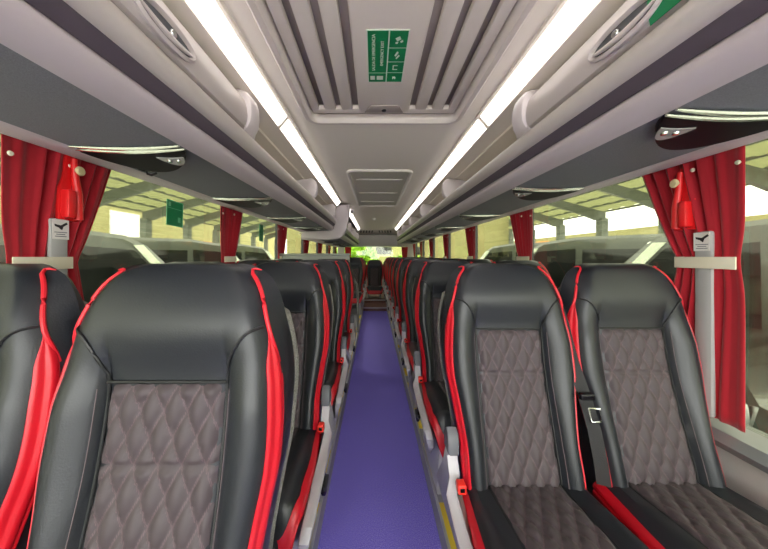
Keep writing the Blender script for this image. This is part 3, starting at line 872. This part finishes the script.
# stickers on the left windows
for i, (u0, y, z, w, h, lb) in enumerate(((0, 1.655, .245, .135, .145, 'green emergency sticker on the left window beside the nearest curtain'), (0, 2.92, .235, .10, .17, 'dark green tall sticker on the second left window pane'))):
    st = empty('window_sticker', (XL-.010, y, rel(z)))
    st.rotation_euler = (math.radians(-2), 0, 0)
    MB().box((-.001, -w/2, -h/2), (.001, w/2, h/2)).build('sticker_face', 'green_sign', st, False)
    b = MB(); e = .004
    b.box((.001, -w/2, h/2-e), (.0018, w/2, h/2)); b.box((.001, -w/2, -h/2), (.0018, w/2, -h/2+e)); b.box((.001, -w/2, -h/2), (.0018, -w/2+e, h/2)); b.box((.001, w/2-e, -h/2), (.0018, w/2, h/2)); b.box((.001, -w/2, h*.18), (.0018, w/2, h*.18+e*.7))
    b.box((.001, -w*.40, h*.25), (.0018, -w*.27, h*.42)); b.box((.001, w*.18, -h*.33), (.0018, w*.34, -h*.12)) 
    b.build('sticker_print', 'sign_pale', st, False)
    tag(st, lb, 'sign', 'green window stickers')

# ------------------------------------------------------------------ stairwell partition on the left
pt = empty('partition', (CX-.7, 3.36, PZ))
pz = lambda z: rel(z)-PZ
MB().box((-.47, -.02, 0), (.36, .02, pz(.005)), .01).build('partition_panel', 'partition', pt)
MB().box((-.47, -.026, pz(-.055)), (.362, .026, pz(-.045)), .003).build('partition_groove', 'cap_grey', pt)
MB().box((-.47, -.03, pz(.005)), (.362, .03, pz(.03)), .008).build('partition_rail', 'partition', pt)
b = MB(); b.tube([(.37, 0, pz(-.25)), (.41, 0, pz(-.27)), (.445, 0, pz(-.33)), (.455, 0, pz(-.45)), (.455, 0, pz(-.9))], .014, 10); b.build('grab_rail', 'shell_fabric', pt)
tag(pt, 'grey stairwell partition across the left seats behind the fourth row', 'partition')

# ------------------------------------------------------------------ outside
GZ = -1.15
setting(boxo('ground', (-60, -40, GZ-.1), (60, 70, GZ), 'concrete'), 'pale concrete yard')
def canopy(s, name):
    root = empty('canopy', (s*14, 20, GZ)); o = Vector(root.location)
    w = lambda x, y, z: Vector((s*x, y, rel(z)))-o
    xo, xi, zo, zi = 18.4, 9.0, 3.15, 5.6
    # folded sheets: ribbed profile along y
    V, F = [], []; ny = 240; ya, yb = -6, 60
    for i in range(ny+1):
        y = ya+(yb-ya)*i/ny; d = .05*(1 if (i//2) % 2 else -1)
        V += [w(xo, y, zo+.45+d), w(xi, y, zi+.45+d)]
    for i in range(ny): F.append((2*i, 2*i+1, 2*i+3, 2*i+2))
    o_ = mesh('roof_sheeting', V, F, 'roof_sheet', root, smooth=False)
    for k in range(9):
        t = k/8; x = xo+(xi-xo)*t; z = zo+(zi-zo)*t+.33
        b = MB(); b.box(w(x, ya, z) if s > 0 else w(x, ya, z), w(x, yb, z)+Vector((s*.09, 0, .14))); b.build('purlin', 'canopy_steel', root, False)
    for k in range(11):
        y = 2.5+5*k
        b = MB(); b.prism([w(18.2, y-.12, zo-.35), w(17.4, y-.12, zo-.30), (w(16.2, y-.12, zo+.17)), w(xi, y-.12, zi-.15), w(xi, y-.12, zi+.3), w(18.2, y-.12, zo+.3)], (0, .24, 0)); b.build('beam', 'canopy_steel', root, False)
        b = MB(); b.box(w(17.75, y-.18, 0)*1 + Vector((0, 0, -H-0)) + Vector((0, 0, 0)) if False else w(17.75, y-.30, GZ-H), w(18.25, y+.30, zo-.2)); b.build('column', 'canopy_steel', root, False)
    tag(root, f'steel canopy with sloping roof sheets over the parked vehicles on the {name}', 'canopy', 'parking canopies')
canopy(-1, 'left'); canopy(1, 'right')
# far walls behind the canopies
for s, side in ((-1, 'left'), (1, 'right')):
    bl = empty('depot_building', (s*30, 26, GZ)); 
    b = MB(); b.box((-.3, -50, 0), (.3, 60, (8.6 if s < 0 else 5.6))); b.build('facade', 'wall_yellow', bl, False)
    b = MB(); b.box((-s*.42, 6 if s < 0 else -6, .3), (-s*.30, 10 if s < 0 else 6, (7.6 if s < 0 else 4.6))); b.build('shutter', 'wall_white' if s < 0 else 'wall_orange', bl, False)
    b = MB(); b.box((-s*.42, 22, .3), (-s*.30, 30, 5.0)); b.build('shutter', 'wall_orange', bl, False)
    tag(bl, f'low yellow depot building beyond the {side} canopy', 'building', 'depot buildings')
# parked minibuses
def minibus():
    root = empty('parked_minibus'); root.scale = (1.1, 1.1, 1.1)
    # side profile (y forward = +), nose at y=0, tail at y=-5.6; wheels on z=0
    prof = [(-.05, .45), (.02, .75), (-.05, 1.12), (-.55, 1.30), (-.75, 1.42), (-1.55, 2.38), (-1.85, 2.56), (-2.6, 2.66), (-5.2, 2.66), (-5.5, 2.52), (-5.6, 2.0), (-5.6, .5), (-5.4, .38), (-.4, .36)]
    rings = []
    for x, sc, dz in ((-1.0, .93, -.04), (-.985, .97, -.02), (-.9, 1.0, 0), (0, 1.0, .03), (.9, 1.0, 0), (.985, .97, -.02), (1.0, .93, -.04)):
        rings.append([(x*(1-.10*max(0, (z-1.2)/1.4)), -2.8+(y+2.8)*sc, .4+(z-.4)*(1 if sc == 1 else sc)+dz*0) for y, z in prof])
    b = MB(); b.loft(rings); b.build('body', 'bus_paint', root)
    R = []
    for i in range(9):
        t = i/8; y = -.70-.90*t; z = 1.44+.96*t
        R.append([((.86-.10*t)*q, y+.035+.02-.13*abs(q)**3, z+.03) for q in (-1, -.75, -.5, -.25, 0, .25, .5, .75, 1)])
    b = MB(); b.loft(R, closed=False, cap=False); ws = b.build('windshield', 'bus_glass', root)
    sm = ws.modifiers.new('thickness', 'SOLIDIFY'); sm.thickness = .02
    for s in (-1, 1):
        b = MB(); b.prism([(s*.99, -1.02, 1.34), (s*.905, -1.75, 2.32), (s*.91, -2.55, 2.38), (s*.99, -2.55, 1.34)], (s*.02, 0, 0)); b.build('side_window', 'bus_glass', root, False)
        for ya in (-2.68, -4.1):
            b = MB(); b.prism([(s*.99, ya, 1.36), (s*.905, ya, 2.36), (s*.905, ya-1.28, 2.36), (s*.99, ya-1.28, 1.36)], (s*.02, 0, 0)); b.build('side_window', 'bus_glass', root, False)
        b = MB(); b.prism([(s*1.0, -.82, 1.32), (s*.915, -1.62, 2.40), (s*.915, -1.76, 2.40), (s*1.0, -.98, 1.32)], (s*.025, 0, 0)); b.build('pillar', 'bus_pillar', root, False)
        b = MB(); b.tube([(s*.95, -.8, 1.36), (s*1.12, -.72, 1.42)], .02, 8); m_ = b.build('mirror', 'black_plastic', root)
        b = MB(); b.box((s*1.12-.07, -.78, 1.32), (s*1.12+.07, -.70, 1.66), .03); b.build('mirror_head', 'bus_pillar', m_)
        b = MB(); b.lathe([(.01, 0), (.12, .01), (.13, .04), (.01, .05)], (s*.68, -.03, .92), (0, 1, 0), 16); b.build('headlight', 'lamp_glass', root)
        for y in (-1.05, -4.4):
            b = MB(); b.lathe([(.02, 0), (.2, .02), (.33, .02), (.35, .06), (.35, .2), (.33, .22), (.02, .22)], (s*.80, y, .35), (s, 0, 0), 22); b.build('wheel', 'tyre', root)
    return root
mbp = minibus(); k = 0
for s, side, spots in ((1, 'right', ((3.75, 3.0), (3.9, 6.5), (4.0, 10.1), (4.1, 13.7))), (-1, 'left', ((3.9, 3.9), (3.95, 7.5), (4.1, 11.1), (4.2, 14.7)))):
    for i, (x, y) in enumerate(spots):
        o = mbp if k == 0 else copy_tree(mbp); k += 1
        o.location = (s*x, y, GZ); o.rotation_euler = (0, 0, s*math.radians(44))
        tag(o, f'dark parked minibus with pale windscreen pillar, {ORD[i] if i else "nearest"} outside the {side} windows', 'minibus', 'parked minibuses')
# greenery and wall behind the rear window
def bush(name, lo, hi, n, mt, label, size=.11):
    rnd = random.Random(hash(name+label) % 1000 if False else len(label)); b = bmesh.new()
    c = Vector([(p+q)/2 for p, q in zip(lo, hi)]); r = Vector([(q-p)/2 for p, q in zip(lo, hi)])
    for _ in range(n):
        while True:
            v = Vector((rnd.uniform(-1, 1), rnd.uniform(-1, 1), rnd.uniform(-1, 1)))
            if .25 < v.length < 1.05: break
        p = Vector((v.x*r.x, v.y*r.y, v.z*r.z))
        a = Vector((rnd.uniform(-1, 1), rnd.uniform(-1, 1), rnd.uniform(-1, 1))).normalized(); t = a.orthogonal().normalized(); u = a.cross(t)
        sz = size*rnd.uniform(.6, 1.3)
        vs = [b.verts.new(p+t*sz), b.verts.new(p+u*sz*.45), b.verts.new(p-t*sz), b.verts.new(p-u*sz*.45)]
        b.faces.new(vs)
    root = empty(name, (c.x, c.y, GZ))
    me = bpy.data.meshes.new('foliage'); b.to_mesh(me); b.free()
    fo = link('foliage', me, mt, root, False); fo.location = (0, 0, c.z-GZ)
    m = MB()
    for q in range(3):
        m.tube([(.1*q-.1, 0, 0), (.25*(q-1), .1, c.z-GZ)], [.05, .025], 7)
    m.build('stem', 'bark', root)
    tag(root, label, 'plant')
bush('garden_bush', (-1.9, 11.2, GZ+.2), (.25, 13.0, rel(.75)), 6000, 'leaf', 'bright green leafy bush outside the rear window on the left')
bush('hedge', (.35, 11.6, GZ+.2), (2.5, 12.8, rel(.06)), 4000, 'leaf', 'low trimmed green hedge outside the rear window on the right')
rb = empty('rear_building', (1.5, 18, GZ))
MB().box((-7, 0, 0), (7, .3, 5)).build('facade', 'wall_yellow', rb, False)
for x in (-.9, .9): MB().box((x-.5, -.06, 2.55), (x+.5, .0, 3.0)).build('window', 'bus_glass', rb, False)
tag(rb, 'pale yellow building behind the hedge outside the rear window', 'building')

# ------------------------------------------------------------------ camera, light
cam = bpy.data.cameras.new('camera'); co = bpy.data.objects.new('camera', cam); COL.objects.link(co)
co.location = (0, 0, H); co.rotation_euler = (PI/2, 0, 0)
cam.sensor_fit = 'HORIZONTAL'; cam.sensor_width = 36; cam.lens = 285*36/768
cam.shift_x = (384-374)/768; cam.shift_y = -(274.5-256)/768; cam.clip_start = .02
scn.camera = co
w = bpy.data.worlds.new('sky'); scn.world = w; w.use_nodes = True
bg = w.node_tree.nodes['Background']; bg.inputs[0].default_value = (1, .975, .965, 1); bg.inputs[1].default_value = 5.4
sun = bpy.data.lights.new('sun', 'SUN'); sun.energy = 3; sun.angle = .05; sun.color = (1, .97, .93)
so = bpy.data.objects.new('sun', sun); COL.objects.link(so); so.rotation_euler = (math.radians(28), math.radians(12), 0)
vs = scn.view_settings; vs.view_transform = 'Standard'; vs.look = 'None'; vs.exposure = 1.12; vs.gamma = 1; vs.use_curve_mapping = False
